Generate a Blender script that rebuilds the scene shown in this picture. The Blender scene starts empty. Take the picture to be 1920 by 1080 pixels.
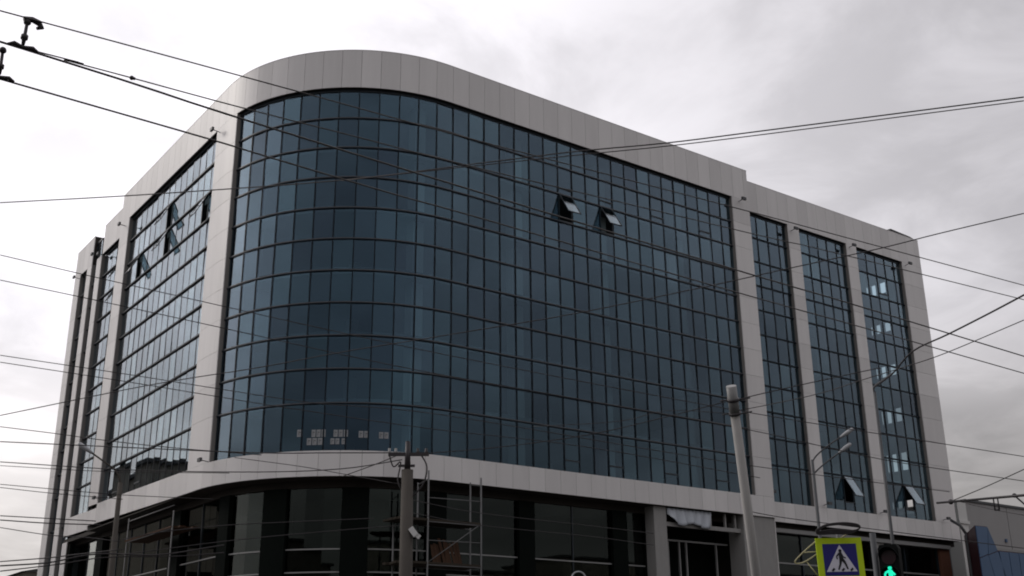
import bpy, math, random
from mathutils import Vector, Matrix
random.seed(7)
EYE = 1.6
scene = bpy.context.scene
COL = scene.collection

# ------------------------------------------------------------------ camera
CX, CU, CF = (Vector((0.80963908, -0.5868628, -0.00875282)), Vector((-0.18927229, -0.27517923, 0.94257752)),
              Vector((0.55557228, 0.76149093, 0.33387273)))
CAM = Vector((-18.4454369, -41.58772249, EYE))
FPX = 2105.302
cd = bpy.data.cameras.new('camera'); cam = bpy.data.objects.new('camera', cd); COL.objects.link(cam)
cd.sensor_width = 36; cd.lens = 36 * FPX / 1920; cd.clip_start = .1; cd.clip_end = 3000
m = Matrix.Identity(4)
for i in range(3):
    m[i][0], m[i][1], m[i][2], m[i][3] = CX[i], CU[i], -CF[i], CAM[i]
cam.matrix_world = m
scene.camera = cam

# ------------------------------------------------------------------ sky, sun, exposure
SUN_AZ, SUN_EL = math.radians(-32), math.radians(30)
sdir = Vector((math.sin(SUN_AZ) * math.cos(SUN_EL), math.cos(SUN_AZ) * math.cos(SUN_EL), math.sin(SUN_EL)))
world = bpy.data.worlds.new('World'); scene.world = world; world.use_nodes = True
nt = world.node_tree; nt.nodes.clear()
def N(t, **kw):
    n = nt.nodes.new(t)
    for k, v in kw.items(): setattr(n, k, v)
    return n
def Lk(a, b): nt.links.new(a, b)
def math_n(op, a, b=None, c=None, clamp=False):
    n = N('ShaderNodeMath', operation=op); n.use_clamp = clamp
    for i, v in enumerate((a, b, c)):
        if v is None: continue
        if isinstance(v, (int, float)): n.inputs[i].default_value = v
        else: Lk(v, n.inputs[i])
    return n.outputs[0]
out = N('ShaderNodeOutputWorld'); bg = N('ShaderNodeBackground'); bg.inputs[1].default_value = 0.1
sky = N('ShaderNodeTexSky', sky_type='NISHITA'); sky.sun_disc = False
sky.sun_elevation = SUN_EL; sky.sun_rotation = SUN_AZ; sky.dust_density = 3
tc = N('ShaderNodeTexCoord'); sep = N('ShaderNodeSeparateXYZ'); Lk(tc.outputs['Generated'], sep.inputs[0])
zc = math_n('ADD', math_n('MAXIMUM', sep.outputs[2], 0.0), 0.22)
cmb = N('ShaderNodeCombineXYZ')
Lk(math_n('DIVIDE', sep.outputs[0], zc), cmb.inputs[0]); Lk(math_n('DIVIDE', sep.outputs[1], zc), cmb.inputs[1])
def noise(scale, detail, rough, dist, off):
    mp = N('ShaderNodeMapping'); mp.inputs['Location'].default_value = off; Lk(cmb.outputs[0], mp.inputs[0])
    n = N('ShaderNodeTexNoise'); n.inputs['Scale'].default_value = scale; n.inputs['Detail'].default_value = detail
    n.inputs['Roughness'].default_value = rough; n.inputs['Distortion'].default_value = dist
    Lk(mp.outputs[0], n.inputs['Vector']); return n.outputs['Fac']
def ramp(fac, a, b, c0, c1):
    r = N('ShaderNodeMapRange'); r.inputs[1].default_value = a; r.inputs[2].default_value = b
    r.inputs[3].default_value = c0; r.inputs[4].default_value = c1; r.interpolation_type = 'SMOOTHSTEP'
    Lk(fac, r.inputs[0]); return r.outputs[0]
big = noise(1.0, 3, .5, .4, (3.1, 1.7, 0)); fine = noise(3.2, 6, .58, .5, (7.3, 2.2, 0))
vd = N('ShaderNodeVectorMath', operation='DOT_PRODUCT'); Lk(tc.outputs['Generated'], vd.inputs[0])
vd.inputs[1].default_value = (-.35, .93, 0.12)
side = math_n('ADD', math_n('MULTIPLY', ramp(vd.outputs['Value'], -1.0, -.25, .64, .50), ramp(sep.outputs[2], .08, .52, .68, 1.12)), ramp(vd.outputs['Value'], -.20, .90, 0, .70))   # the lit side of the overcast
elev = math_n('MULTIPLY', ramp(sep.outputs[2], 0.0, .42, .66, 1.0), ramp(sep.outputs[2], .62, .95, 1.0, 1.0))
cl = math_n('MULTIPLY', math_n('MULTIPLY', side, elev),
            math_n('ADD', ramp(big, .35, .68, .80, 1.13), ramp(fine, .36, .66, -.11, .11)))
cl = math_n('MULTIPLY', cl, 10.9)
tint = N('ShaderNodeMix', data_type='RGBA')
tint.inputs[6].default_value = (1.0, .945, .925, 1); tint.inputs[7].default_value = (.985, .955, 1.0, 1)
Lk(ramp(sep.outputs[2], .10, .32, 0, 1), tint.inputs[0])
mul = N('ShaderNodeVectorMath', operation='SCALE'); Lk(tint.outputs[2], mul.inputs[0]); Lk(cl, mul.inputs['Scale'])
mix = N('ShaderNodeMix', data_type='RGBA'); mix.inputs[0].default_value = .95
Lk(sky.outputs[0], mix.inputs[6]); Lk(mul.outputs[0], mix.inputs[7])
Lk(mix.outputs[2], bg.inputs[0]); Lk(bg.outputs[0], out.inputs[0])
sl = bpy.data.lights.new('sun', 'SUN'); sl.energy = .7; sl.angle = math.radians(14); sl.color = (1, .94, .87)
so = bpy.data.objects.new('sun', sl); COL.objects.link(so); so.rotation_euler = sdir.to_track_quat('Z', 'Y').to_euler()
so.location = (-60, 60, 80)
vs = scene.view_settings; vs.view_transform = 'Standard'; vs.look = 'None'; vs.exposure = 0; vs.gamma = 1
scene.cycles.filter_width = 1.9; scene.cycles.max_bounces = 8; scene.cycles.transparent_max_bounces = 16; scene.cycles.caustics_reflective = False

# ------------------------------------------------------------------ materials
def material(name, col, rough=.6, spec=.3, metal=0, tone=.0, nscale=0, namt=0, streak=0, emit=None, estr=1):
    mt = bpy.data.materials.new(name); mt.use_nodes = True; t = mt.node_tree; p = t.nodes['Principled BSDF']
    p.inputs['Base Color'].default_value = (*col, 1); p.inputs['Roughness'].default_value = rough
    p.inputs['Specular IOR Level'].default_value = spec; p.inputs['Metallic'].default_value = metal
    fac = None
    def mth(op, a, b):
        n = t.nodes.new('ShaderNodeMath'); n.operation = op
        for i, v in enumerate((a, b)):
            if isinstance(v, (int, float)): n.inputs[i].default_value = v
            else: t.links.new(v, n.inputs[i])
        return n.outputs[0]
    if tone:
        at = t.nodes.new('ShaderNodeAttribute'); at.attribute_name = 'tone'
        fac = mth('ADD', mth('MULTIPLY', at.outputs['Fac'], tone), 1.0)
    if namt:
        g = t.nodes.new('ShaderNodeNewGeometry'); n = t.nodes.new('ShaderNodeTexNoise')
        mp = t.nodes.new('ShaderNodeMapping'); t.links.new(g.outputs['Position'], mp.inputs[0])
        if streak: mp.inputs['Scale'].default_value = (1, 1, streak)
        t.links.new(mp.outputs[0], n.inputs['Vector']); n.inputs['Scale'].default_value = nscale
        n.inputs['Detail'].default_value = 5; n.inputs['Roughness'].default_value = .6
        f2 = mth('ADD', mth('MULTIPLY', n.outputs['Fac'], namt * 2), 1 - namt)
        fac = f2 if fac is None else mth('MULTIPLY', fac, f2)
    if fac is not None:
        v = t.nodes.new('ShaderNodeVectorMath'); v.operation = 'SCALE'; v.inputs[0].default_value = col
        t.links.new(fac, v.inputs['Scale']); t.links.new(v.outputs[0], p.inputs['Base Color'])
    if emit:
        p.inputs['Emission Color'].default_value = (*emit, 1); p.inputs['Emission Strength'].default_value = estr
    return mt
def glass(name, trans, refl, r0, power, rough=.015, tone=.25):
    mt = bpy.data.materials.new(name); mt.use_nodes = True; t = mt.node_tree; t.nodes.clear()
    o = t.nodes.new('ShaderNodeOutputMaterial'); mx = t.nodes.new('ShaderNodeMixShader')
    tr = t.nodes.new('ShaderNodeBsdfTransparent'); gl = t.nodes.new('ShaderNodeBsdfGlossy'); gl.inputs['Roughness'].default_value = rough
    gl.inputs['Color'].default_value = (*refl, 1)
    at = t.nodes.new('ShaderNodeAttribute'); at.attribute_name = 'tone'
    ma = t.nodes.new('ShaderNodeMath'); ma.operation = 'MULTIPLY_ADD'; ma.inputs[1].default_value = tone; ma.inputs[2].default_value = 1
    t.links.new(at.outputs['Fac'], ma.inputs[0])
    sc = t.nodes.new('ShaderNodeVectorMath'); sc.operation = 'SCALE'; sc.inputs[0].default_value = trans
    t.links.new(ma.outputs[0], sc.inputs['Scale']); t.links.new(sc.outputs[0], tr.inputs['Color'])
    lw = t.nodes.new('ShaderNodeLayerWeight'); lw.inputs['Blend'].default_value = .5      # facing = 1 - |cos|
    pw = t.nodes.new('ShaderNodeMath'); pw.operation = 'POWER'; pw.inputs[1].default_value = power
    t.links.new(lw.outputs['Facing'], pw.inputs[0])
    cm = t.nodes.new('ShaderNodeMix'); cm.data_type = 'RGBA'; cm.inputs[6].default_value = (*refl, 1); cm.inputs[7].default_value = (1, 1, 1, 1)
    t.links.new(lw.outputs['Facing'], cm.inputs[0])
    hs = t.nodes.new('ShaderNodeHueSaturation')          # coating differs a little from pane to pane
    for sock, amt, base in (('Hue', -.012, .5), ('Value', .07, 1.0)):
        q = t.nodes.new('ShaderNodeMath'); q.operation = 'MULTIPLY_ADD'; q.inputs[1].default_value = amt; q.inputs[2].default_value = base
        t.links.new(at.outputs['Fac'], q.inputs[0]); t.links.new(q.outputs[0], hs.inputs[sock])
    t.links.new(cm.outputs[2], hs.inputs['Color']); t.links.new(hs.outputs[0], gl.inputs['Color'])
    fr = t.nodes.new('ShaderNodeMath'); fr.operation = 'MULTIPLY_ADD'; fr.inputs[1].default_value = 1 - r0; fr.inputs[2].default_value = r0
    t.links.new(pw.outputs[0], fr.inputs[0]); t.links.new(fr.outputs[0], mx.inputs[0])
    t.links.new(tr.outputs[0], mx.inputs[1]); t.links.new(gl.outputs[0], mx.inputs[2]); t.links.new(mx.outputs[0], o.inputs[0])
    return mt
M = dict(
    white=material('white_cladding', (.69, .672, .66), .42, .3, tone=.08, nscale=1.6, namt=.11, streak=.12),
    dark=material('dark_frame', (.018, .026, .034), .35, .4),
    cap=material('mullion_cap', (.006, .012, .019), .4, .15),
    cap_highlight=material('transom_highlight', (.055, .060, .070), .35, .5),  # paler colour paints the highlight on the transom's upper face
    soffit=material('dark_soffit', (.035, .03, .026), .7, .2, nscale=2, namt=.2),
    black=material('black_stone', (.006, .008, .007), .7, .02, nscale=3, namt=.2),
    jamb=material('dull_jamb_lining', (.27, .26, .25), .6, .2),
    grey=material('grey_trim', (.27, .27, .265), .5, .3, nscale=2, namt=.1),
    slab=material('raw_concrete', (.15, .15, .15), .9, .1, nscale=1.5, namt=.15),
    column=material('plaster_column', (.34, .335, .32), .8, .1, nscale=2, namt=.1),
    inner=material('dim_inner_wall', (.22, .24, .25), .9, .1, nscale=.6, namt=.2),
    roof=material('roof_felt', (.09, .09, .09), .9, .1, nscale=1, namt=.2),
    glass=glass('blue_tinted_glass', (.62, .72, .76), (.47, .74, .97), .064, 3.2),
    sash=glass('open_sash_glass', (.60, .70, .74), (.62, .82, .95), .15, 3.0),
    shop=glass('green_tinted_shop_glass', (.50, .56, .54), (.75, .85, .82), .03, 4.0),
    paper=material('white_paper', (.30, .31, .32), .8, .1),
    ink=material('printed_grey', (.17, .175, .18), .8, .1),
    plastic=material('milky_plastic_film', (.42, .45, .49), .35, .4, nscale=4, namt=.08),
    concrete=material('weathered_concrete', (.085, .077, .068), .9, .15, nscale=5, namt=.22, streak=.3),
    palecon=material('pale_concrete', (.30, .295, .285), .85, .15, nscale=4, namt=.12, streak=.3),
    polepale=material('pale_pole_concrete', (.40, .39, .375), .85, .15, nscale=4, namt=.14, streak=.3),
    steel=material('galvanised_steel', (.14, .14, .14), .6, .3, metal=0, nscale=6, namt=.1),
    lampg=material('grey_lamp_paint', (.065, .068, .072), .5, .4, nscale=4, namt=.1),
    lamph=material('pale_lamp_head', (.34, .35, .36), .4, .4),
    wire=material('black_cable', (.04, .036, .037), .6, .3),
    copper=material('dull_contact_wire', (.06, .055, .052), .5, .4),
    iron=material('dark_iron', (.03, .026, .028), .5, .4, nscale=20, namt=.2),
    ceramic=material('insulator_white', (.6, .6, .58), .3, .5),
    lime=material('fluorescent_yellow_green', (.50, .66, .012), .5, .3, nscale=6, namt=.05),
    signblue=material('sign_blue', (.018, .017, .16), .4, .35),
    signwhite=material('sign_white', (.62, .61, .68), .4, .3),
    signblack=material('sign_black', (.012, .012, .014), .5, .3),
    cream=material('cream_tube', (.46, .42, .24), .5, .3, nscale=8, namt=.15),
    housing=material('black_signal_housing', (.006, .007, .007), .7, .08),
    green=material('lit_green_lens', (.0, .3, .2), .4, .3, emit=(.02, 1, .60), estr=.9),
    lensoff=material('dark_red_lens', (.02, .005, .008), .3, .4),
    plank=material('scaffold_plank', (.045, .038, .030), .9, .1, nscale=4, namt=.3),
    rust=material('orange_brown_boards', (.06, .034, .022), .85, .1, nscale=6, namt=.35),
    asphalt=material('asphalt', (.05, .05, .052), .9, .2, nscale=3, namt=.15),
    paving=material('paving', (.20, .19, .18), .9, .2, nscale=4, namt=.15),
    wallgrey=material('grey_wall_panel', (.34, .335, .33), .8, .2, nscale=.8, namt=.08, streak=.3),
    bluemetal=material('blue_metal_cladding', (.060, .115, .21), .45, .4, tone=.12, nscale=1.5, namt=.1),
    maroon=material('maroon_cladding', (.055, .010, .018), .5, .3),
    brick=material('red_brown_brick', (.16, .075, .05), .9, .1, nscale=9, namt=.3),
    facade=material('old_facade_render', (.22, .20, .17), .9, .1, nscale=.5, namt=.15),
    bark=material('bark', (.05, .04, .033), .9, .1, nscale=8, namt=.3),
)

# ------------------------------------------------------------------ helpers
class MB:
    def __init__(s): s.v, s.f, s.t, s.sm = [], [], [], []
    def add(s, vs, fs, tone=0., smooth=False):
        b = len(s.v); s.v += [tuple(v) for v in vs]
        for f in fs: s.f.append(tuple(b + i for i in f)); s.t.append(tone); s.sm.append(smooth)
    def hexa(s, p, tone=0.):          # p: bottom 4 ccw, top 4 ccw
        s.add(p, [(3, 2, 1, 0), (4, 5, 6, 7), (0, 1, 5, 4), (1, 2, 6, 5), (2, 3, 7, 6), (3, 0, 4, 7)], tone)
    def box(s, a, b, tone=0.):
        (x0, y0, z0), (x1, y1, z1) = a, b
        s.hexa([(x0, y0, z0), (x1, y0, z0), (x1, y1, z0), (x0, y1, z0), (x0, y0, z1), (x1, y0, z1), (x1, y1, z1), (x0, y1, z1)], tone)
    def bar(s, a, b, w, h, up=(0, 0, 1), tone=0.):
        a, b = Vector(a), Vector(b); d = (b - a).normalized(); u = Vector(up)
        r = d.cross(u)
        if r.length < 1e-4: r = d.cross(Vector((1, 0, 0)))
        r.normalize(); u = r.cross(d)
        q = []
        for p in (a, b):
            q += [p - r * w / 2 - u * h / 2, p + r * w / 2 - u * h / 2, p + r * w / 2 + u * h / 2, p - r * w / 2 + u * h / 2]
        s.hexa(q, tone)
    def tube(s, pts, r, n=8, caps=True):
        pts = [Vector(p) for p in pts]; k = len(pts)
        rs = r if isinstance(r, (list, tuple)) else [r] * k
        vs = []; ref = None
        for i, p in enumerate(pts):
            d = (pts[min(i + 1, k - 1)] - pts[max(i - 1, 0)]).normalized()
            if ref is None: ref = Vector((0, 0, 1)) if abs(d.z) < .9 else Vector((1, 0, 0))
            x = d.cross(ref).normalized(); y = x.cross(d).normalized(); ref = y
            for j in range(n):
                a = 2 * math.pi * j / n; vs.append(p + (x * math.cos(a) + y * math.sin(a)) * rs[i])
        fs = [(i * n + j, i * n + (j + 1) % n, (i + 1) * n + (j + 1) % n, (i + 1) * n + j) for i in range(k - 1) for j in range(n)]
        b = len(s.v); s.add(vs, fs, 0., True)
        if caps:
            s.f += [tuple(b + j for j in range(n))[::-1], tuple(b + (k - 1) * n + j for j in range(n))]
            s.t += [0., 0.]; s.sm += [False, False]
    def sphere(s, c, r, n=10, m=6, sc=(1, 1, 1)):
        c = Vector(c); vs = [c + Vector((0, 0, -r * sc[2]))]
        for i in range(1, m):
            a = math.pi * i / m - math.pi / 2
            for j in range(n):
                b = 2 * math.pi * j / n
                vs.append(c + Vector((r * sc[0] * math.cos(a) * math.cos(b), r * sc[1] * math.cos(a) * math.sin(b), r * sc[2] * math.sin(a))))
        vs.append(c + Vector((0, 0, r * sc[2])))
        fs = [(0, 1 + (j + 1) % n, 1 + j) for j in range(n)]
        for i in range(m - 2):
            fs += [(1 + i * n + j, 1 + i * n + (j + 1) % n, 1 + (i + 1) * n + (j + 1) % n, 1 + (i + 1) * n + j) for j in range(n)]
        e = len(vs) - 1; fs += [(e, 1 + (m - 2) * n + j, 1 + (m - 2) * n + (j + 1) % n) for j in range(n)]
        s.add(vs, fs, 0., True)
    def prism(s, poly, d0, d1, fn, tone=0.):   # poly in 2D; fn(u, v, d) -> 3D
        n = len(poly)
        vs = [fn(u, v, d0) for u, v in poly] + [fn(u, v, d1) for u, v in poly]
        s.add(vs, [tuple(range(n))[::-1], tuple(range(n, 2 * n))] + [(i, (i + 1) % n, n + (i + 1) % n, n + i) for i in range(n)], tone)
    def build(s, name, mat, parent=None):
        me = bpy.data.meshes.new(name); me.from_pydata(s.v, [], s.f)
        at = me.attributes.new('tone', 'FLOAT', 'FACE'); at.data.foreach_set('value', s.t)
        me.polygons.foreach_set('use_smooth', s.sm); me.materials.append(mat); me.update()
        o = bpy.data.objects.new(name, me); COL.objects.link(o)
        if parent: o.parent = parent; o.matrix_parent_inverse = Matrix.Translation(-parent.location)
        return o
def tag(o, label=None, cat=None, group=None, kind=None):
    for k, v in (('label', label), ('category', cat), ('group', group), ('kind', kind)):
        if v: o[k] = v
    return o
def empty(name, loc, label, cat, group=None):
    o = bpy.data.objects.new(name, None); o.location = loc; COL.objects.link(o); o.empty_display_size = .3
    return tag(o, label, cat, group)
def ray(x, y):
    return CF * FPX + CX * (x - 960) + CU * (540 - y)
def at(x, y, D): return CAM + ray(x, y) * (D / FPX)       # a point D metres ahead
def at_y(x, y, Y): r = ray(x, y); return CAM + r * ((Y - CAM.y) / r.y)
def at_x(x, y, X): r = ray(x, y); return CAM + r * ((X - CAM.x) / r.x)
def at_z(x, y, Z): r = ray(x, y); return CAM + r * ((Z - CAM.z) / r.z)
def to_px(p):
    d = Vector(p) - CAM; k = d.dot(CF); return 960 + FPX * d.dot(CX) / k, 540 - FPX * d.dot(CU) / k

# ------------------------------------------------------------------ ground
g = MB(); g.box((-600, -600, -.5), (700, 700, 0)); tag(g.build('ground', M['asphalt']), 'asphalt ground', None, None, 'structure')
del bpy.data.objects['ground']['label']
pv = MB(); pv.box((-6, -7, 0.004), (75, 60, .14)); tag(pv.build('pavement', M['paving']), None, None, None, 'structure')

# ------------------------------------------------------------------ office building
R = 8.3; A = R * math.pi / 2
E = EYE
ZR, ZG, ZT, ZB = 29.3 + E, 27.27 + E, 9.6 + E, 8.5 + E       # roof edge, glass head, band top, band bottom
ROWS = [27.27 + E - 1.553 * k for k in range(11)] + [ZT]
REC = .24
def P(s, off, z):                 # along the main facade: s = 0 where the corner curve meets the right-hand straight
    if s >= 0: return Vector((R + s, off, z))
    if s >= -A:
        a = -s / R; return Vector((R - (R - off) * math.sin(a), R - (R - off) * math.cos(a), z))
    return Vector((off, R - A - s, z))
WR, WL = 1.0, .55
def PR(s, off, z): return Vector((s, WR + off, z))           # right wing (s = x)
def PL(s, off, z): return Vector((WL + off, -s, z))          # left wing (s = -y)
OB = empty('office_building', (10, 10, 0), 'long office block with rounded blue glass corner and pale panel cladding', 'office building')
def strip(mb, fn, s0, s1, z0, z1, o0, o1, step=.5, tone=0., curve=True):   # a bent slab from s0 to s1 between offsets o0 < o1
    ss = [s0, s1]
    if curve and fn is P and s0 < 0 and s1 > -A:
        a, b = max(s0, -A), min(s1, 0); n = max(1, int((b - a) / step))
        ss = sorted(set([s0, s1] + [a + (b - a) * i / n for i in range(n + 1)]))
    vs = []
    for s in ss: vs += [fn(s, o0, z0), fn(s, o1, z0), fn(s, o1, z1), fn(s, o0, z1)]
    fs = []
    for i in range(len(ss) - 1):
        for j in range(4): fs.append((4 * i + j, 4 * i + 4 + j, 4 * i + 4 + (j + 1) % 4, 4 * i + (j + 1) % 4))
    e = 4 * (len(ss) - 1); fs += [(0, 1, 2, 3), (e + 3, e + 2, e + 1, e)]
    mb.add(vs, fs, tone)
def cladding(name, fn, s0, s1, z0, z1, pitch, o0=0., back=None, joints='v', first=None, gap=.014):
    """Panels with open joints in front of a dark backing; one part."""
    mb = MB()
    if joints == 'v':
        cuts = [s0]; s = (first if first is not None else s0 + pitch)
        while s < s1 - .15: cuts.append(s); s += pitch
        cuts.append(s1)
        for a, b in zip(cuts, cuts[1:]): strip(mb, fn, a + gap / 2, b - gap / 2, z0, z1, o0, o0 + .05, .3, random.uniform(-1, 1))
    else:
        cuts = [z for z in joints if z0 + .1 < z < z1 - .1]; cuts = [z0] + sorted(cuts) + [z1]
        for a, b in zip(cuts, cuts[1:]): strip(mb, fn, s0, s1, a + gap / 2, b - gap / 2, o0, o0 + .05, .3, random.uniform(-1, 1))
    o = mb.build(name, M['white'], OB)
    if back:
        b = MB(); strip(b, fn, s0 + .004, s1 - .004, z0 + .01, z1 - .01, o0 + .055, back, .3); b.build(name + '_backing', M['soffit'], o)
    return o
sA1, sA0 = -11.85, -A - (9.5 - R)                 # pilaster at the end of the curve
sB1, sB0 = -A - (23.4 - R), -A - (25.06 - R)      # pilaster at the end of the left straight
sP0, sP1 = 28.1 - R, 29.55 - R                    # pilaster at the right end of the main front
MUL = [.25 + .935 * k for k in range(21)]
ARC = [-R * math.radians(4.83 + 6.88 * k) for k in range(12)]
LM = [-A - (9.55 + .93 * k - R) for k in range(15)]
# parapets, band
par_first = .25 - .935 * 40 - .12
cladding('parapet', P, sB0, sP1, ZG, ZR, .945, 0, .9, 'v', sB0 + .6)
cladding('parapet', PR, 29.56, 48.05, ZG, ZR, .945, 0, .9)
cladding('parapet', PL, -30.6, -25.07, ZG, ZR, .945, 0, .9)
cladding('parapet', PL, -36.9, -32.93, ZG, ZR, .945, 0, .9)
for nm, fn, a, b in (('parapet_coping', P, sB0 - .02, sP1 + .02), ('parapet_coping', PR, 29.58, 48.08), ('parapet_coping', PL, -30.62, -25.09), ('parapet_coping', PL, -36.92, -32.91)):
    c = MB(); strip(c, fn, a, b, ZR + .002, ZR + .04, -.008, .95, .3); c.build(nm, M['white'], OB)
def band_rise(y): return max(0, (y - 9) * .017)
def lift(o, zmid=None):
    for v in o.data.vertices:
        if v.co.y > 9 and v.co.x < 3: v.co.z += band_rise(v.co.y)
for o in (cladding('fascia_band', P, sB0, sP1, ZB, ZT, .935, 0, 1.0, 'v', sB0 + .62),
          cladding('fascia_band', PL, -31.75, -25.07, ZB, ZT, .935, 0, .9)):
    lift(o)
    for ch in o.children: lift(ch)
cladding('fascia_band', PR, 29.56, 48.25, ZB, ZT, .935, 0, .9)
# pilasters
pj = [z - .03 for z in ROWS]
for fn, a, b, z0 in ((P, sA0, sA1, ZT), (P, sB0, sB1, ZT), (P, sP0, sP1, ZT), (PR, 34.14, 35.2, ZT), (PR, 39.88, 40.9, ZT), (PR, 45.85, 48.05, ZT),
                 (PL, -31.74, -30.72, ZT), (PL, -33.95, -32.93, 0), (PL, -36.9, -35.6, 0)):
    o = cladding('pilaster', fn, a, b, z0 + .003 + (band_rise(-b) if fn is PL and z0 else 0), ZG - .003, 9, 0, .42, pj if z0 else pj + [8.2, 6.2, 4.2, 2.2])
    # jambs: dark frame lining each side of the pilaster
    for s in (a, b):
        j = MB(); e = .012 if s == a else -.012
        strip(j, fn, min(s, s - e), max(s, s - e), z0 + .01, ZG - .01, .045, .43); j.build('jamb', M['jamb'], o)
cladding('pilaster', PL, -31.74, -30.72, 0, ZB, 9, 0, .42, [8, 6, 4, 2])
# closing returns of the main block against the wings
r = MB(); r.box((29.5, .06, 0), (29.54, 1.6, ZR)); r.build('return_wall', M['white'], OB)
r = MB(); r.box((.06, 25.0, ZB + .05), (1.2, 25.05, ZR)); r.build('return_wall', M['white'], OB)

# --- curtain wall: bays = (fn, s0, s1, mullion positions)
BAYS = [(P, sA1, sP0, sorted(MUL + ARC)), (P, sB1, sA0, sorted(LM)),
        (PR, 29.6, 34.14, [30.53, 31.48, 32.44, 33.41]), (PR, 35.2, 39.88, [36.32, 37.22, 38.13, 39.07]), (PR, 40.9, 45.85, [42.14, 43.12, 44.14, 45.12]),
        (PL, -30.72, -25.1, [-29.9 + .94 * i for i in range(5)]), (PL, -32.93, -31.74, [-32.35]), (PL, -35.6, -33.95, [-35.1, -34.4])]
GI = REC
HEAD = .13
panes = []; closed = []; opened = []
sash_spec = {}     # (bay, row, column) -> 'closed'/'open'
for k in (7, 10, 14, 18): sash_spec[(0, 1, ('m', k))] = 'closed'; sash_spec[(0, 10, ('m', k))] = 'closed'
for k in (7, 10): sash_spec[(0, 2, ('m', k))] = 'open'
def quad_tilt(fn, s0, s1, z0, z1, off):
    tw = random.gauss(0, .005); tl = random.gauss(0, .005)
    return [(s0, off + tw, z0, -tl), (s1, off - tw, z0, -tl), (s1, off - tw, z1, tl), (s0, off + tw, z1, tl)]
def pane_mesh(mb, fn, s0, s1, z0, z1, off, tone):
    q = quad_tilt(fn, s0, s1, z0, z1, off)
    f = [fn(s, o + t, z) for s, o, z, t in q]; b = [fn(s, o + t + .014, z) for s, o, z, t in q]
    mb.hexa([f[0], f[1], b[1], b[0], f[3], f[2], b[2], b[3]], tone)
RIGHT_SASH = {(3, 1, 2): 'closed', (3, 10, 2): 'open', (4, 1, 2): 'closed', (4, 10, 2): 'open'}
LEFT_SASH = {(1, 1, 16.66): 'open', (1, 2, 16.63): 'open', (1, 2, 21.46): 'open', (1, 2, 10.85): 'open', (1, 10, 17.2): 'closed', (1, 10, 20.9): 'closed'}
for bi, (fn, s0, s1, mu) in enumerate(BAYS):
    cuts = [s0] + [x for x in mu if s0 + .05 < x < s1 - .05] + [s1]
    low = 11
    zlow = ROWS[11]
    rows = ROWS if bi < 6 else ROWS + [8.2, 6.3, 4.4, 2.5, .3]
    for ri in range(len(rows) - 1):
        z1, z0 = rows[ri], rows[ri + 1]
        if ri == 0: z1 -= HEAD
        if ri == 0 and bi == 6: z1 = ZR - .5
        for ci in range(len(cuts) - 1):
            a, b = cuts[ci], cuts[ci + 1]; mid = (a + b) / 2; st = None
            if bi == 0:
                for k in (7, 10, 14, 18):
                    if abs(mid - (MUL[k] + .4675)) < .3: st = sash_spec.get((0, ri, ('m', k)))
            elif bi == 1:
                y = R - A - mid
                for (b_, r_, yy), v in LEFT_SASH.items():
                    if r_ == ri and a <= (-A - (yy - R)) < b: st = v
            elif bi in (3, 4): st = RIGHT_SASH.get((bi, ri, ci))
            elif bi == 5 and ri in (1, 2) and ci == 4: st = 'open'
            hs = 1.55 if ri == 10 else (1.45 if st == 'open' else 1.2)
            zz0 = z0
            if st:
                (closed if st == 'closed' else opened).append((fn, a, b, z1, z1 - hs, bi))
                if st == 'open': panes.append((fn, a, b, z0, z1 - hs - .05)); continue
            panes.append((fn, a, b, z0, z1))
def parea(p):
    fn, a, b, z0, z1 = p; q = [to_px(fn(s, GI, z)) for s, z in ((a, z0), (b, z0), (b, z1), (a, z1))]
    return abs(sum(q[i][0] * q[(i + 1) % 4][1] - q[(i + 1) % 4][0] * q[i][1] for i in range(4))) / 2
panes.sort(key=parea, reverse=True)
def tone_g(): return random.gauss(0, .35)
for p in panes[:100]:
    mb = MB(); fn, a, b, z0, z1 = p; pane_mesh(mb, fn, a, b, z0, z1, GI, tone_g()); mb.build('glass_pane', M['glass'], OB)
mb = MB()
for fn, a, b, z0, z1 in panes[100:]: pane_mesh(mb, fn, a, b, z0, z1, GI, tone_g())
tag(mb.build('glazing', M['glass'], OB), None, None, None, 'stuff')
# mullions, transoms, heads
for bi, (fn, s0, s1, mu) in enumerate(BAYS):
    zt = ZG if bi != 6 else ZR - .4; zb = ZT if bi < 6 else .2
    for s in [x for x in mu if s0 + .05 < x < s1 - .05]:
        mb = MB(); zb_ = zb + (band_rise(R - A - s) if bi == 1 else (band_rise(-s) if bi == 5 else 0))
        hw_, pr_ = (.03, .03) if bi in (0, 2, 3, 4) else (.02, .012)
        strip(mb, fn, s - hw_, s + hw_, zb_, zt, GI - pr_, GI + .12, curve=False); mb.build('mullion', M['cap'], OB)
    for ri in range(1, 11 if bi < 6 else 15):
        z = (ROWS + [8.2, 6.3, 4.4, 2.5])[ri]
        mb = MB(); d = .055 if bi not in (1, 5, 6, 7) else .085
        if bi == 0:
            strip(mb, fn, s0 + .012, s1 - .012, z - .005, z + .04, GI - d, GI + .1, .3); tr_ = mb.build('transom', M['cap_highlight'], OB)
            mb = MB(); strip(mb, fn, s0 + .013, s1 - .013, z - .05, z - .007, GI - d + .012, GI + .1, .3); mb.build('transom_shade', M['cap'], tr_)  # dark strip painted in as shade below the transom
        else:
            strip(mb, fn, s0 + .012, s1 - .012, z - .045, z + .03, GI - d, GI + .1, .3); mb.build('transom', M['cap'], OB)
    mb = MB(); strip(mb, fn, s0 + .013, s1 - .013, zt - HEAD, zt - .004, .20, GI + .1, .3); mb.build('window_head', M['dark'], OB)
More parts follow.
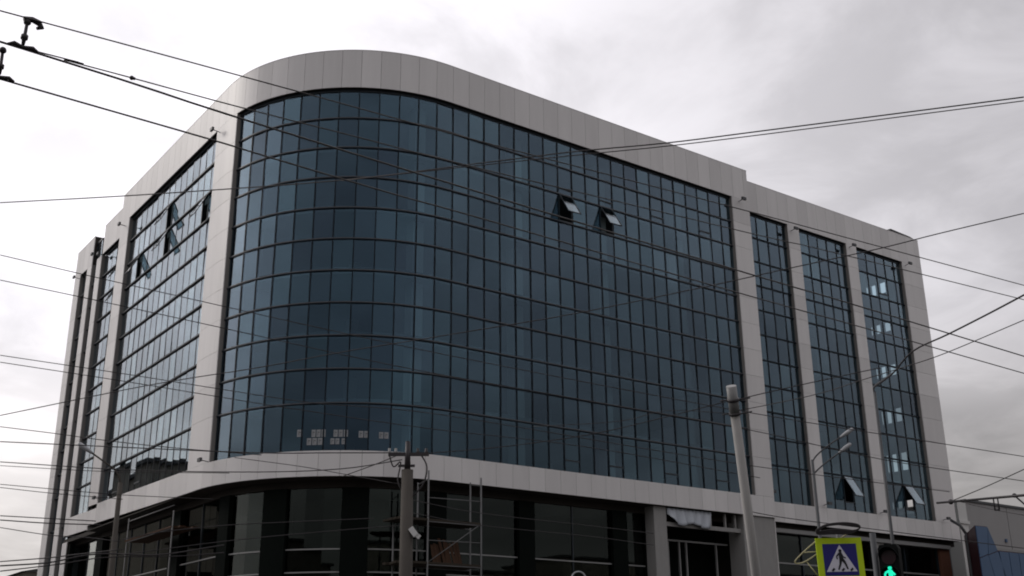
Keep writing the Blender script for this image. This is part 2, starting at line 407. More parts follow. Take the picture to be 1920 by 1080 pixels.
for fn, a, b, z1, z0, bi in closed:
    mb = MB(); strip(mb, fn, a + .03, b - .03, z0 - .035, z0 + .035, GI - .035, GI + .03, curve=False); mb.build('sash_rail', M['dark'], OB)
for fn, a, b, z1, z0, bi in opened:
    # top-hung sash swung outwards
    ang = math.radians(31 if bi not in (1, 5) else 27)
    a2, b2 = a + .04, b - .04; H = z1 - z0 - .06
    def hp(s, v, d):             # v down the sash, d outward thickness
        off = GI - .03 - v * math.sin(ang) - d * math.cos(ang); z = z1 - .05 - v * math.cos(ang) + d * math.sin(ang)
        return fn(s, off, z)
    fr = MB(); w = .045
    for (u0, u1, v0, v1) in ((a2, b2, 0, w), (a2, b2, H - w, H), (a2, a2 + w, w, H - w), (b2 - w, b2, w, H - w)):
        fr.prism([(u0, v0), (u1, v0), (u1, v1), (u0, v1)], 0, .045, hp)
    f = fr.build('open_sash', M['dark'], OB)
    gm = MB(); gm.prism([(a2 + w, w), (b2 - w, w), (b2 - w, H - w), (a2 + w, H - w)], .015, .03, hp); gm.build('sash_glass', M['sash'], f)
    # frame round the opening
    fr = MB()
    for (u0, u1, zz0, zz1) in ((a + .026, b - .026, z0 - .06, z0 - .005), (a + .027, a + .07, z0, z1 - .04), (b - .07, b - .027, z0, z1 - .04)):
        strip(fr, fn, u0, u1, zz0, zz1, GI - .02, GI + .06, curve=False)
    fr.build('window_frame', M['dark'], OB)

# --- insides: slabs, columns, core, back walls
def poly_in(off):
    pts = [P(s, off, 0).xy for s in ([sP1] + [-(A / 14) * i for i in range(15)] + [sB0])]
    return [tuple(p) for p in pts]
inset = .62
main_pl = poly_in(inset)
outline = [(48.0, WR + inset), (29.55, WR + inset)] + main_pl + [(WL + inset, 25.06), (WL + inset, 36.8), (14, 36.8), (14, 15), (48.0, 15)]
def slab(z0, z1, name, mat):
    mb = MB(); mb.prism(outline, z0, z1, lambda u, v, d: Vector((u, v, d))); return mb.build(name, mat, OB)
for k in range(2, 11, 2):
    slab(ROWS[k] - .03, ROWS[k] + .30, 'floor_slab', M['slab'])
slab(ZT - .75, ZT - .05, 'floor_slab', M['soffit'])
slab(ZG - .1, ZG + .15, 'roof_slab', M['slab'])
slab(ZR - .5, ZR - .25, 'roof', M['roof'])
def icol(x, y, w=.5):
    mb = MB(); zs = [ZT - .3] + [ROWS[k] for k in range(10, 0, -2)] + [ZG - .1]
    for z0, z1 in zip(zs, zs[1:]): mb.box((x - w / 2, y - w / 2, z0 + .302), (x + w / 2, y + w / 2, z1 - .032))
    mb.build('interior_column', M['column'], OB)
for s in (-1.0, 4.9, 10.6, 16.4): icol(R + s, 1.55, .6)
for q in ((1.9, 6.6), (1.8, 13), (1.8, 19), (32, 3.2), (38.4, 3.2), (44, 3.2), (14, 8), (20, 8), (26, 8), (7.5, 8)): icol(*q)
mb = MB()       # service core
mb.box((16, 10, 0), (28, 13, ZG - .2)); mb.box((10, 14, 0), (13.8, 30, ZG - .2)); mb.build('service_core', M['inner'], OB)
mb = MB(); mb.box((28, 14.7, .2), (47.7, 14.95, ZG - .1)); mb.build('rear_wall', M['inner'], OB)
# end wall of the right wing: three small windows on every floor, the sky showing through them
YS = [(3.82, 4.42), (4.68, 5.14), (5.36, 5.70)]
mb = MB(); zc_ = 0.0
for a, b in ((10.6, 11.55), (13.55, 14.78), (16.9, 17.88), (20.2, 21.0), (23.4, 24.1), (26.25, 27.1)):
    mb.box((47.75, WR + .7, zc_), (47.98, 14.65, a + E)); y = WR + .7
    for y0, y1 in YS: mb.box((47.75, y, a + E), (47.98, y0, b + E)); y = y1
    mb.box((47.75, y, a + E), (47.98, 14.65, b + E)); zc_ = b + E
mb.box((47.75, WR + .7, zc_), (47.98, 14.65, ZG - .1)); mb.build('end_wall', M['inner'], OB)
for a, b in (((WL + .7, 36.5, 0), (14, 36.8, ZG)), ((13.9, 15, 0), (14.1, 36.4, ZG)), ((29, 5.2, 0), (29.2, 14.6, ZG - .3))):
    mb = MB(); mb.box(a, b); mb.build('end_wall', M['wallgrey'], OB)
mb = MB(); mb.prism([(44.6, ZR + .06), (48.0, ZR + .06), (47.4, ZR + .2), (45.2, ZR + .3)], WR + .1, WR + .8, lambda u, v, d: Vector((u, d, v))); mb.build('roof_flashing', M['roof'], OB)

# --- ground storey
GO = 1.05                                # set-back of the shop glazing
ZS = ZB - .02
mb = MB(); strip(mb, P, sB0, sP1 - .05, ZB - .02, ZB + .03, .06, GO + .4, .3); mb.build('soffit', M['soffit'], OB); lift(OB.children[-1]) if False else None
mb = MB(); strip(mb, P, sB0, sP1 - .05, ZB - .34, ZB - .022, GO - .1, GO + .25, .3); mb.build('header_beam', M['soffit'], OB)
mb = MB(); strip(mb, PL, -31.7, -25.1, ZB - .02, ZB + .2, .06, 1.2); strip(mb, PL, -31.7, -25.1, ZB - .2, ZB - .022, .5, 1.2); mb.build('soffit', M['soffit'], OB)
COLS = [(-18.2, -16.9), (-12.1, -11.2), (-8.85, -7.55), (-4.8, -3.5), (-.5, .5), (4.5, 5.4), (10.2, 11.15)]
for a, b in COLS:
    mb = MB(); strip(mb, P, a, b, 0.14, ZB - .345, GO - .22, GO + .5, .3); mb.build('stone_column', M['black'], OB)
lf = MB(); strip(lf, P, -30.3, -29.1, .14, ZB - .345, GO - .22, GO + .3); lf.build('stone_column', M['black'], OB)
lf = MB(); lf.bar((WL + .25, 31.0, .14), (WL + .25, 30.4, ZB - .2), .3, .3, (1, 0, 0)); lf.build('stone_column', M['black'], OB)
ends = [sB0] + [x for c in sorted(COLS + [(-30.3, -29.1)]) for x in c] + [12.6]
SH = [(-29.1, -18.2), (-16.9, -12.1), (-11.2, -8.85), (-7.55, -4.8), (-3.5, -.5), (.5, 4.5), (5.4, 10.2), (11.15, 12.4)]
SH = [(max(sB0 + .02, a), b) for a, b in SH if b > sB0]
for a, b in SH:
    n = max(1, round((b - a) / 2.4)); 
    for i in range(n):
        c0, c1 = a + (b - a) * i / n, a + (b - a) * (i + 1) / n
        k = max(1, int((c1 - c0) / .8)) if c0 < 0 and c1 > -A else 1
        mb = MB()
        for j in range(k):
            d0, d1 = c0 + (c1 - c0) * j / k, c0 + (c1 - c0) * (j + 1) / k
            pane_mesh(mb, P, d0, d1, .3, ZB - .35, GO, random.gauss(0, .25))
        mb.build('shop_window', M['shop'], OB)
        if i:
            mb = MB(); strip(mb, P, c0 - .03, c0 + .03, .15, ZB - .35, GO - .05, GO + .1, curve=False); mb.build('mullion', M['dark'], OB)
    mb = MB(); strip(mb, P, a + .01, b - .01, 5.56 + E - .027, 5.56 + E + .027, GO - .07, GO + .05, .3); mb.build('window_rail', M['grey'], OB)
    mb = MB(); strip(mb, P, a + .01, b - .01, 4.60 + E - .027, 4.60 + E + .027, GO - .07, GO + .05, .3); mb.build('window_rail', M['grey'], OB)
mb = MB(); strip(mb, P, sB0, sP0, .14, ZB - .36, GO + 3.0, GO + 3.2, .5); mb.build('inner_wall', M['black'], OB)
# left wing shop front
mb = MB(); pane_mesh(mb, PL, -30.3, -28.4, .3, ZB - .2, .7, 0); pane_mesh(mb, PL, -28.4, -26.8, .3, ZB - .2, .7, .2); pane_mesh(mb, PL, -26.8, -25.1, .3, ZB - .2, .7, -.2)
mb.build('shop_window', M['shop'], OB)
for y in (28.4, 26.8):
    mb = MB(); strip(mb, PL, -y - .03, -y + .03, .15, ZB - .2, .66, .8); mb.build('mullion', M['dark'], OB)
# pale pier, doorway recess and frames at the right end of the main front
mb = MB(); strip(mb, P, 12.45, 13.3, 0.14, ZB - .003, .25, .9); mb.build('pale_pier', M['palecon'], OB)
mb = MB(); strip(mb, P, 13.3, 18.75, 7.55 + E, 7.75 + E, .3, .5); 
for s in (16.5, 17.6, 18.35): strip(mb, P, s, s + .1, 7.751 + E, ZB - .03, .33, .45)
mb.build('opening_frame', M['palecon'], OB)
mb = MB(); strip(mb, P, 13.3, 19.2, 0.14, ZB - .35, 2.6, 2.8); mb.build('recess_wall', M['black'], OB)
mb = MB()
for s in (14.3, 15.1, 15.6, 17.8): strip(mb, P, s, s + .07, .14, 6.95 + E, 1.3, 1.4)
strip(mb, P, 13.4, 18.7, 6.97 + E, 7.05 + E, 1.3, 1.4); mb.build('door_frame', M['grey'], OB)
mb = MB(); strip(mb, P, 18.75, sP1, 0.14, ZB - .003, .1, 1.2); mb.build('end_pier', M['palecon'], OB)
# right wing ground storey
mb = MB(); strip(mb, PR, 29.6, 47.4, 7.98 + E, 8.2 + E, .25, .6); mb.build('lintel', M['grey'], OB)
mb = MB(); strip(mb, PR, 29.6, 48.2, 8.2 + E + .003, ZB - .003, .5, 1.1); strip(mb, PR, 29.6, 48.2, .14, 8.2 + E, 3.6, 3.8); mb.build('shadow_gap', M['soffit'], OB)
xs = [30.2, 33.4, 36.6, 39.8, 43.0, 46.4]
for a, b in zip(xs, xs[1:]):
    mb = MB(); pane_mesh(mb, PR, a, b, .3, 7.978 + E, .7, random.gauss(0, .3)); mb.build('shop_window', M['shop'], OB)
    mb = MB(); strip(mb, PR, b - .04, b + .04, .14, 7.977 + E, .62, .8); mb.build('mullion', M['dark'], OB)
mb = MB(); strip(mb, PR, 30.2, 46.3, 6.3 + E, 6.38 + E, .6, .695); mb.build('window_rail', M['grey'], OB)
mb = MB(); strip(mb, PR, 46.45, 47.5, .14, 7.977 + E, .45, 1.0); mb.build('brick_pier', M['brick'], OB)
mb = MB(); strip(mb, PR, 39.9, 40.7, .14, 7.977 + E, .4, .69); mb.build('pale_pier', M['palecon'], OB)
# floodlights bolted to the cladding: small head on a short arm
def floodlight(base, out, side):
    base, out = Vector(base), Vector(out)
    mb = MB(); tip = base + out * .42 + Vector((0, 0, .05)); mb.tube([base, tip], .022, 6)
    sd = Vector(side); mb.bar(tip - sd * .16, tip + sd * .16, .12, .16); mb.build('floodlight', M['lampg'], OB)
fo, fx = Vector((0, -1, 0)), Vector((1, 0, 0))
for x, y, pl in ((1385, 378, 0), (1483, 433, WR), (1592, 464, WR), (1697, 498, WR), (1440, 925, WR), (1545, 947, WR), (1650, 962, WR), (1768, 975, WR)):
    floodlight(at_y(x, y, pl), fo, fx)
for x, y, pl in ((412, 248, 0), (236, 424, 0), (391, 866, 0), (190, 936, 0), (196, 479, WL), (184, 480, WL), (150, 523, WL)):
    floodlight(at_x(x, y, pl), Vector((-1, 0, 0)), Vector((0, 1, 0)))

# ------------------------------------------------------------------ papers behind the corner glass
lows = 'lowest row of corner glass'
def sheets(px0, px1, y0, y1, n, lab):
    a, b = at(px0, (y0 + y1) / 2, 46), at(px1, (y0 + y1) / 2, 46)
    def sz(x, y):
        r_ = ray(x, y); o = CAM - Vector((R, R, 0)); rr = R - GI - .005
        aa = r_.x ** 2 + r_.y ** 2; bb = o.x * r_.x + o.y * r_.y; cc = o.x ** 2 + o.y ** 2 - rr * rr
        t = (-bb - math.sqrt(max(0, bb * bb - aa * cc))) / aa; p = CAM + r_ * t
        return -R * math.atan2(R - p.x, R - p.y), p.z
    sa, za = sz(px0, y0); sb, zb = sz(px1, y1)
    w = (sb - sa) / n
    mb = MB(); k = MB()
    for i in range(n):
        u0, u1 = sa + w * i + .02, sa + w * (i + 1) - .02
        strip(mb, P, u0, u1, zb, za, GI - .012, GI - .006, curve=False)
        cu = (u0 + u1) / 2; hw = (u1 - u0) * .26; dz = za - zb
        strip(k, P, cu - hw, cu - hw * .4, zb + dz * .2, za - dz * .2, GI - .016, GI - .0125, curve=False)
        strip(k, P, cu - hw * .39, cu + hw, zb + dz * .55, zb + dz * .7, GI - .016, GI - .0125, curve=False)
    o = mb.build('paper_notice', M['paper'])
    k.build('faint_print', M['ink'], o)
    tag(o, lab, 'paper notice', 'paper sheets taped to the corner glass')
sheets(557, 568, 806, 819, 1, 'single white sheet at the left end of upper paper line on corner glass')
sheets(584, 611, 806, 819, 3, 'three pale sheets side by side, second group in upper paper line')
sheets(625, 653, 806, 819, 3, 'three white sheets in the middle group of the upper paper line')
sheets(672, 692, 808, 821, 2, 'pair of white sheets, second group from right in upper paper line')
sheets(710, 729, 810, 823, 2, 'pair of white sheets at the right end of upper paper line')
sheets(575, 605, 822, 834, 3, 'three white sheets forming the left group of the lower paper line')
sheets(619, 637, 822, 833, 2, 'pair of white sheets in the middle of the lower paper line')
sheets(640, 649, 822, 833, 1, 'single white sheet at the right end of lower paper line')

# ------------------------------------------------------------------ torn film over the doorway
mb = MB(); n = 26; vs = []; fs = []
for i in range(n + 1):
    u = i / n; s = 13.35 + 3.1 * u
    sag = .92 if u > .25 else .35 + .57 * (u / .25) ** .6
    for j in range(7):
        v = j / 6; z = ZB - .06 - sag * v * (.86 + .1 * math.sin(u * 9))
        off = .22 + .10 * math.sin(u * 31 + v * 2) * v + .05 * math.sin(u * 67 + 1) - .12 * v
        vs.append(P(s + .15 * v * math.sin(u * 5), off, z))
for i in range(n):
    for j in range(6): fs.append((i * 7 + j, i * 7 + 7 + j, i * 7 + 8 + j, i * 7 + j + 1))
mb.add(vs, fs, 0, True); o = mb.build('plastic_sheet', M['plastic'])
sd_ = o.modifiers.new('thickness', 'SOLIDIFY'); sd_.thickness = .012
tag(o, 'torn milky plastic sheet hanging under the pale band over the unfinished doorway', 'plastic sheet')

# ------------------------------------------------------------------ wires
def smooth(pts, k=5):
    if len(pts) < 3: return pts
    q = [pts[0] * 2 - pts[1]] + pts + [pts[-1] * 2 - pts[-2]]; o = []
    for i in range(1, len(q) - 2):
        p0, p1, p2, p3 = q[i - 1:i + 3]
        for j in range(k):
            t = j / k
            o.append(.5 * ((2 * p1) + (p2 - p0) * t + (2 * p0 - 5 * p1 + 4 * p2 - p3) * t * t + (3 * p1 - p0 - 3 * p2 + p3) * t ** 3))
    return o + [pts[-1]]
def wire(px, D0, D1, label, w=2.2, mat='wire', group='overhead wires', cat='wire', sag=0):
    L_ = [0]
    for a, b in zip(px, px[1:]): L_.append(L_[-1] + math.hypot(b[0] - a[0], b[1] - a[1]))
    pts = []; 
    for (x, y), l in zip(px, L_):
        k = l / L_[-1]; pts.append(at(x, y, 1 / ((1 - k) / D0 + k / D1)))
    pts = smooth(pts); rs = [max(.004, .88 * w * (p - CAM).dot(CF) / FPX / 2) for p in pts]
    r_ = sum(rs) / len(rs)
    mb = MB(); mb.tube(pts, [.5 * (r_ + q) for q in rs], 6)
    return tag(mb.build('overhead_wire', M[mat]), label, cat, group)
def trolley(px, z, label, w, mat='copper'):
    pts = [at_z(x, y, z + E) for x, y in px]
    d0, d1 = pts[0], pts[-1]; ext = (d1 - d0).normalized()
    pts = [d0 - ext * 6] + pts + [d1 + ext * 30]
    mb = MB(); mb.tube(smooth(pts, 4), w, 6)
    return tag(mb.build('overhead_wire', M[mat]), label, 'wire', 'overhead wires')
trolley([(0, 20), (553, 170), (900, 265), (1418, 400), (1920, 535)], 4.65, 'thin support wire entering at the top left above the upper hanger', .0055)
trolley([(45, 92), (435, 217), (900, 361), (1420, 518), (1920, 668)], 4.4, 'thick contact wire running from the upper hanger across the glass corner', .0085)
trolley([(20, 84), (120, 112), (247, 146), (450, 201), (678, 259), (900, 316), (1418, 440), (1920, 562)], 4.65, 'thin support wire with a small black clamp passing just above the thick contact wire', .0055)
trolley([(0, 148), (390, 260), (502, 294), (742, 365), (900, 409), (1420, 559), (1920, 700)], 4.4, 'contact wire starting at the lower hanger by the left edge', .0075)
cl_ = MB(); p = at_z(247, 146, 4.65 + E); cl_.sphere(p, .019); cl_.sphere(p + Vector((.02, 0, 0)), .013)
tag(cl_.build('wire_clamp', M['iron']), 'small black clamp on a thin wire in the white sky, upper left', 'wire clamp')
W = wire
W([(0, 380), (170, 371), (330, 361), (640, 338), (900, 306), (1080, 284), (1250, 268), (1440, 244), (1920, 182)], 17, 10, 'upper strand of the twin cable rising gently from left edge to right edge', 2.6)
W([(640, 339), (900, 310), (1080, 291), (1250, 274), (1440, 251), (1920, 189)], 13, 10, 'lower strand of the twin cable rising to the right edge', 2.2)
W([(0, 478), (180, 520), (400, 570), (641, 624), (900, 678), (1407, 774), (1920, 856)], 24, 28, 'wire from mid left edge sloping down across the corner, upper of a parallel pair', 1.8)
W([(0, 525), (180, 563), (400, 611), (737, 685), (1060, 744), (1400, 805), (1657, 862), (1920, 902)], 24, 28, 'wire from mid left edge sloping down across the corner, lower of a parallel pair', 1.8)
W([(0, 666), (240, 702), (410, 729), (583, 755), (737, 767), (900, 789), (1400, 872), (1780, 922)], 26, 32, 'faint wire crossing the lower left glass, upper of two close lines', 1.7)
W([(0, 679), (240, 716), (410, 744), (540, 765), (800, 803), (1100, 838), (1425, 896)], 26, 32, 'faint wire crossing the lower left glass, lower of two close lines', 1.7)
W([(0, 779), (280, 722), (480, 690), (636, 661), (747, 643), (900, 618), (1078, 588), (1307, 541), (1485, 502), (1649, 466), (1760, 438), (1920, 400)], 22, 16, 'long wire rising from the lower left edge to the right edge over the whole facade', 2.2)
W([(0, 800), (105, 813), (200, 826), (330, 840), (490, 853)], 28, 26, 'wire level with the left street lamp head, ending near the paper notices', 1.9)
W([(0, 828), (240, 839), (480, 849), (620, 849), (752, 849)], 27, 24.6, 'level wire reaching the crossarm of the front pole from the left', 2.4)
W([(0, 866), (240, 881), (480, 885), (640, 879), (754, 862)], 27, 24.6, 'sagging wire meeting the front pole just below its crossarm', 2.2)
W([(0, 873), (200, 884), (430, 887)], 30, 29, 'faint doubled wire under the sagging wire at left', 1.5)
W([(645, 892), (700, 872), (752, 851)], 27, 24.7, 'short steep wire rising from the pale band to the front pole', 2.2)
W([(440, 858), (560, 874), (640, 888), (750, 908)], 29, 26, 'thin wire crossing the pale band and dipping toward the front pole', 1.7)
W([(0, 908), (100, 917), (230, 928), (400, 936)], 27, 30, 'thin wire in the lower left sky, upper of two', 1.6)
W([(0, 914), (100, 925), (230, 936)], 27, 30, 'thin wire in the lower left sky, lower of two', 1.6)
W([(0, 967), (90, 972), (180, 977)], 24, 25, 'cable over the left facade foot, first below the pale band end', 2.2)
W([(0, 975), (90, 981), (190, 984)], 24, 25, 'cable over the left facade foot, second below the pale band end', 2.6)
W([(0, 989), (90, 1003), (165, 1008), (228, 1016)], 24, 23, 'cable dipping across the greenish shop glass to the left lamp post', 2.0)
W([(0, 1053), (90, 1046), (140, 1040), (230, 1030)], 24, 23, 'upper cable of the dark bundle rising to the left lamp post', 2.6)
W([(0, 1061), (90, 1055), (150, 1043), (200, 1038), (300, 1040), (420, 1022)], 24, 25, 'thick middle cable of the dark bundle at the left lamp post', 3.4)
W([(0, 1071), (110, 1058), (200, 1045), (330, 1043), (420, 1036)], 24, 25, 'lowest cable of the dark bundle at the left lamp post', 2.6)
W([(228, 1012), (300, 998), (420, 985), (560, 978), (700, 972)], 23, 25, 'dim cable from the left lamp post across the dark shop fronts', 2.0)
W([(228, 1040), (420, 1015), (560, 1001), (750, 985)], 23, 24.5, 'second dim cable from the left lamp post across the dark shop fronts', 2.0)
W([(785, 851), (900, 842), (1005, 830), (1125, 811), (1252, 781), (1366, 752)], 24.5, 26, 'cable linking the front pole top to the pale leaning pole', 2.0)
W([(775, 962), (900, 985), (1100, 1005), (1225, 1022)], 26, 31, 'dim cable right of the front pole over the shop glass, upper', 1.6)
W([(775, 938), (900, 962), (1100, 985), (1225, 1000)], 26, 31, 'dim cable right of the front pole over the shop glass, lower', 1.6)
W([(1379, 750), (1442, 735), (1509, 720), (1560, 709), (1615, 697), (1650, 690)], 26, 27, 'cable leaving the collar of the pale leaning pole to the right', 2.2)
W([(1383, 770), (1450, 757), (1540, 737), (1618, 712), (1699, 687), (1773, 662), (1920, 600)], 26, 20, 'lower wire from the pale leaning pole rising into the right sky', 1.9)
W([(1641, 725), (1673, 701), (1711, 659), (1777, 627), (1850, 590), (1920, 553)], 30, 19, 'thick double cable rising from the tall lamp post into the right sky', 3.6)
W([(1788, 938), (1850, 912), (1920, 880)], 24, 20, 'short wire rising right from the span bar end', 2.0)
W([(1815, 945), (1870, 957), (1920, 966)], 30, 28, 'thin wire below the span bar in front of the grey wall', 1.5)
W([(1366, 775), (1250, 770), (1160, 790), (1000, 800)], 26, 28, 'thin drooping wire left of the pale leaning pole', 1.3)
W([(1400, 958), (1480, 972), (1660, 995), (1800, 1013), (1920, 1028)], 30, 34, 'black cable running along the foot of the pale band at right', 1.8)

# trolley-wire hangers
def hanger(top, bot, label, hook=True):
    t, b = Vector(top), Vector(bot); root = empty('wire_hanger', b, label, 'wire hanger', 'trolley wire hangers'); d = (t - b)
    u = Vector((1, 0, 0))
    mb = MB(); mb.tube([b + d * .12, b + d * .3, b + d * .32, b + d * .44, b + d * .46, b + d * .9], [.012, .016, .026, .026, .013, .012], 10)
    mb.build('insulator_rod', M['iron'], root)
    mb = MB()
    if hook: mb.tube([t - u * .03, t + u * .03 + Vector((0, 0, .012)), t + u * .08, t + u * .10 - Vector((0, 0, .03)), t + u * .07 - Vector((0, 0, .05))], [.018, .022, .024, .022, .012], 8)
    mb.sphere(t - Vector((0, 0, .02)), .028); mb.build('hook', M['iron'], root)
    mb = MB(); mb.tube([b - u * .10, b - u * .06 + Vector((0, 0, .022)), b + Vector((0, 0, .008)), b + u * .07 + Vector((0, 0, .02)), b + u * .11], [.01, .017, .013, .017, .01], 8)
    mb.build('wire_shoe', M['iron'], root)
hanger(at_z(52, 37, 4.65 + E), at_z(42, 90, 4.4 + E), 'black insulated hanger joining the two upper wires, top left corner')
hanger(at_z(6, 90, 4.65 + E), at_z(-2, 146, 4.4 + E), 'black hanger cut by the left edge, on the lower contact wire', False)

# ------------------------------------------------------------------ poles and lamps
def vpole(x, y, D): p = at(x, y, D); return p
tp = at(765, 828, 24.5)
UP = empty('utility_pole', (tp.x, tp.y, 0), 'weathered concrete pole with crossarm before the rounded glass corner', 'utility pole')
mb = MB(); bt = at(764, 1080, 23.2); d = (tp - bt); k = bt.z / d.z; foot = bt - d * k
foot = Vector((tp.x + .05, tp.y, 0))
mb.tube([foot, tp - Vector((0, 0, .62))], [.17, .125], 12); mb.build('shaft', M['concrete'], UP)
mb = MB(); mb.tube([tp - Vector((0, 0, .62)), tp], [.07, .055], 8); mb.build('steel_cap', M['iron'], UP)
mb = MB(); c = tp - Vector((0, 0, .28)); mb.bar(c - CX * .42, c + CX * .46, .07, .07); mb.bar(c - CX * .2 - Vector((0, 0, .25)), c + CX * .16 - Vector((0, 0, .25)), .05, .05); mb.build('crossarm', M['iron'], UP)
for dx in (-.40, -.26, .22, .40):
    mb = MB(); q = c + CX * dx; mb.tube([q, q + Vector((0, 0, .05)), q + Vector((0, 0, .07)), q + Vector((0, 0, .13))], [.02, .045, .03, .03], 8); mb.build('insulator', M['grey' if dx < 0 else 'iron'], UP)
mb = MB(); q = at(770, 990, 23.8); mb.bar(q, q + CX * .12 - Vector((0, 0, .16)), .13, .12); mb.bar(q + CX * .06 - Vector((0, 0, .1)), q + CX * .2 - Vector((0, 0, .2)), .09, .09); mb.build('camera_box', M['ceramic'], UP)
mb = MB(); mb.tube(smooth([at(752, 972, 24), at(760, 985, 23.9), at(765, 1000, 23.8), at(763, 1030, 23.9)]), .016, 6); mb.tube(smooth([tp + CX * .3 - Vector((0, 0, .3)), tp + CX * .42 - Vector((0, 0, .55)), tp + CX * .36 - Vector((0, 0, .9)), tp + CX * .13 - Vector((0, 0, 1.2))]), .018, 6)
mb.tube(smooth([tp - CX * .4 - Vector((0, 0, .3)), tp - CX * .3 - Vector((0, 0, .55)), tp - CX * .15 - Vector((0, 0, .45)), tp - CX * .2 - Vector((0, 0, .85)), tp - CX * .09 - Vector((0, 0, 1.1))]), .016, 6)
mb.build('cable_loop', M['wire'], UP)
tp = at(1371, 724, 26); b1 = at(1418, 1080, 26.6); d = (b1 - tp); foot = tp + d * (tp.z / -d.z)
CP = empty('leaning_pole', foot, 'pale concrete pole leaning left before the right end of main front', 'pole')
mb = MB(); mb.tube([foot, tp], [.12, .108], 10); mb.build('shaft', M['polepale'], CP)
mb = MB(); q = tp + d.normalized() * .62; mb.tube([tp - d.normalized() * .005, q], .12, 10); mb.build('pale_sleeve', M['grey'], CP)
mb = MB()
for k_ in (.33, .66):
    q = tp + d.normalized() * k_; mb.tube([q - CX * .3 + Vector((0, 0, -.03)), q - CX * .12, q + CX * .14, q + CX * .4 + Vector((0, 0, .05))], .018, 6); mb.tube([q - d.normalized() * .03, q + d.normalized() * .03], .15, 10)
mb.build('clamp_band', M['iron'], CP)
def lamp_head(p, d, mbn, root):
    d = Vector(d).normalized(); mb = MB(); u = Vector((0, 0, 1))
    mb.tube([p - d * .1, p + d * .04, p + d * .2, p + d * .38, p + d * .42], [.035, .06, .075, .06, .02], 10); mb.build('lamp_head', M['lamph'], root)
def lamp(base_px, D, arms, label, mat='lampg', r=(.075, .045)):
    top = at(base_px[0], base_px[1], D); root = empty('street_lamp', (top.x, top.y, 0), label, 'street lamp', 'street lamps')
    mb = MB(); mb.tube([(top.x, top.y, 0), (top.x, top.y, top.z * .45), top], [r[0], r[0] * .85, r[1]], 10); mb.build('post', M[mat], root)
    for arm in arms:
        pts = [at(x, y, D) for x, y in arm]; mb = MB(); mb.tube(smooth(pts), .026, 8); mb.build('arm', M[mat], root)
        if arm is not arms[-1] or base_px[2]: lamp_head(pts[-1], pts[-1] - pts[-2], mb, root)
lamp((1523, 862, 1), 37, [[(1523, 866), (1532, 853), (1552, 836), (1580, 817)], [(1524, 893), (1530, 884), (1548, 868), (1577, 846)]], 'grey twin-arm street lamp before the first wing bay')
lamp((1640, 735, 0), 32, [[(1640, 738), (1638, 728), (1642, 722), (1655, 713), (1676, 698)]], 'tall thin lamp post with bent top before the pilaster between wing bays', 'lampg', (.06, .035))
lamp((226, 905, 1), 34, [[(226, 908), (222, 892), (212, 878), (190, 862), (168, 846)]], 'street lamp with curved arm in front of left facade foot', 'concrete', (.10, .07))

# ------------------------------------------------------------------ scaffold
SC = empty('scaffold', (9, -2, 0), 'thin tube scaffold with dark plank decks behind the concrete pole', 'scaffold')
def sc_pt(x, y, Y=-1.6): return at_y(x, y, Y)
def vert(x, ytop, Y):
    p = at_y(x, ytop, Y); mb = MB(); mb.tube([(p.x, p.y, .14), p], .038, 8); mb.build('standard', M['steel'], SC); return p
a = vert(804, 882, -1.6); b = vert(902, 896, -1.6); c1 = vert(882, 905, -.35); d1_ = vert(738, 975, -.35); e1 = vert(784, 905, -.35)
mb = MB(); mb.tube([a - Vector((0, 0, .35)), e1 - Vector((0, 0, .1))], .025, 6); mb.tube([b - Vector((0, 0, .35)), c1 - Vector((0, 0, .1))], .025, 6)
for zz in (978, 1058):
    z = at_y(850, zz, -1.6).z; mb.tube([(a.x, -1.6, z - .08), (b.x, -1.6, z - .08)], .025, 6); mb.tube([(a.x, -1.6, z + .9), (b.x, -1.6, z + .95)], .02, 6); mb.tube([(e1.x, -.35, z - .08), (c1.x, -.35, z - .08)], .025, 6)
mb.tube([(a.x, -1.6, at_y(850, 1058, -1.6).z), (b.x, -1.6, at_y(850, 978, -1.6).z)], .02, 6)
mb.build('ledger', M['steel'], SC)
for zz in (978, 1058):
    z = at_y(850, zz, -1.6).z; mb = MB()
    for i in range(5): mb.box((a.x - 1.4 + .2 * random.random(), -1.62 + .27 * i, z - .05), (b.x + .15 * random.random(), -1.62 + .27 * i + .25, z + .04), 0)
    mb.build('plank_deck', M['plank'], SC)
z = at_y(850, 1058, -1.6).z + .045
bp = at_y(842, 1040, -1.3); mb = MB()
for i in range(9):
    x = bp.x - .75 + i * .17; mb.bar((x, -1.35 + .04 * (i % 3), z), (x + random.uniform(-.1, .15), -1.0, z + random.uniform(.75, 1.05)), .13, .03, (0, 1, 0))
tag(mb.build('stacked_boards', M['rust']), 'orange brown boards leaning on the lower scaffold deck', 'boards')

S2 = empty('scaffold', (-1, 20, 0), 'small scaffold with a light brown plank deck under the left band', 'scaffold')
pa, pb = at_x(238, 1014, -.5), at_x(322, 1003, -.5)
for p_ in (pa, pb):
    mb = MB(); mb.tube([(p_.x, p_.y, .14), (p_.x, p_.y, p_.z + 1.1)], .035, 8); mb.build('standard', M['steel'], S2)
mb = MB()
for i in range(4): mb.box((-.55 + .3 * i, pb.y - .3 * (i % 2), pa.z - .05), (-.28 + .3 * i, pa.y + .2, pa.z + .03))
mb.build('plank_deck', M['rust'], S2)
mb = MB(); mb.tube([(-.5, pa.y, pa.z + .95), (-.5, pb.y, pa.z + .95)], .022, 6); mb.tube([(-.5, pa.y, pa.z - .08), (-.5, pb.y, pa.z - .08)], .025, 6); mb.build('ledger', M['steel'], S2)

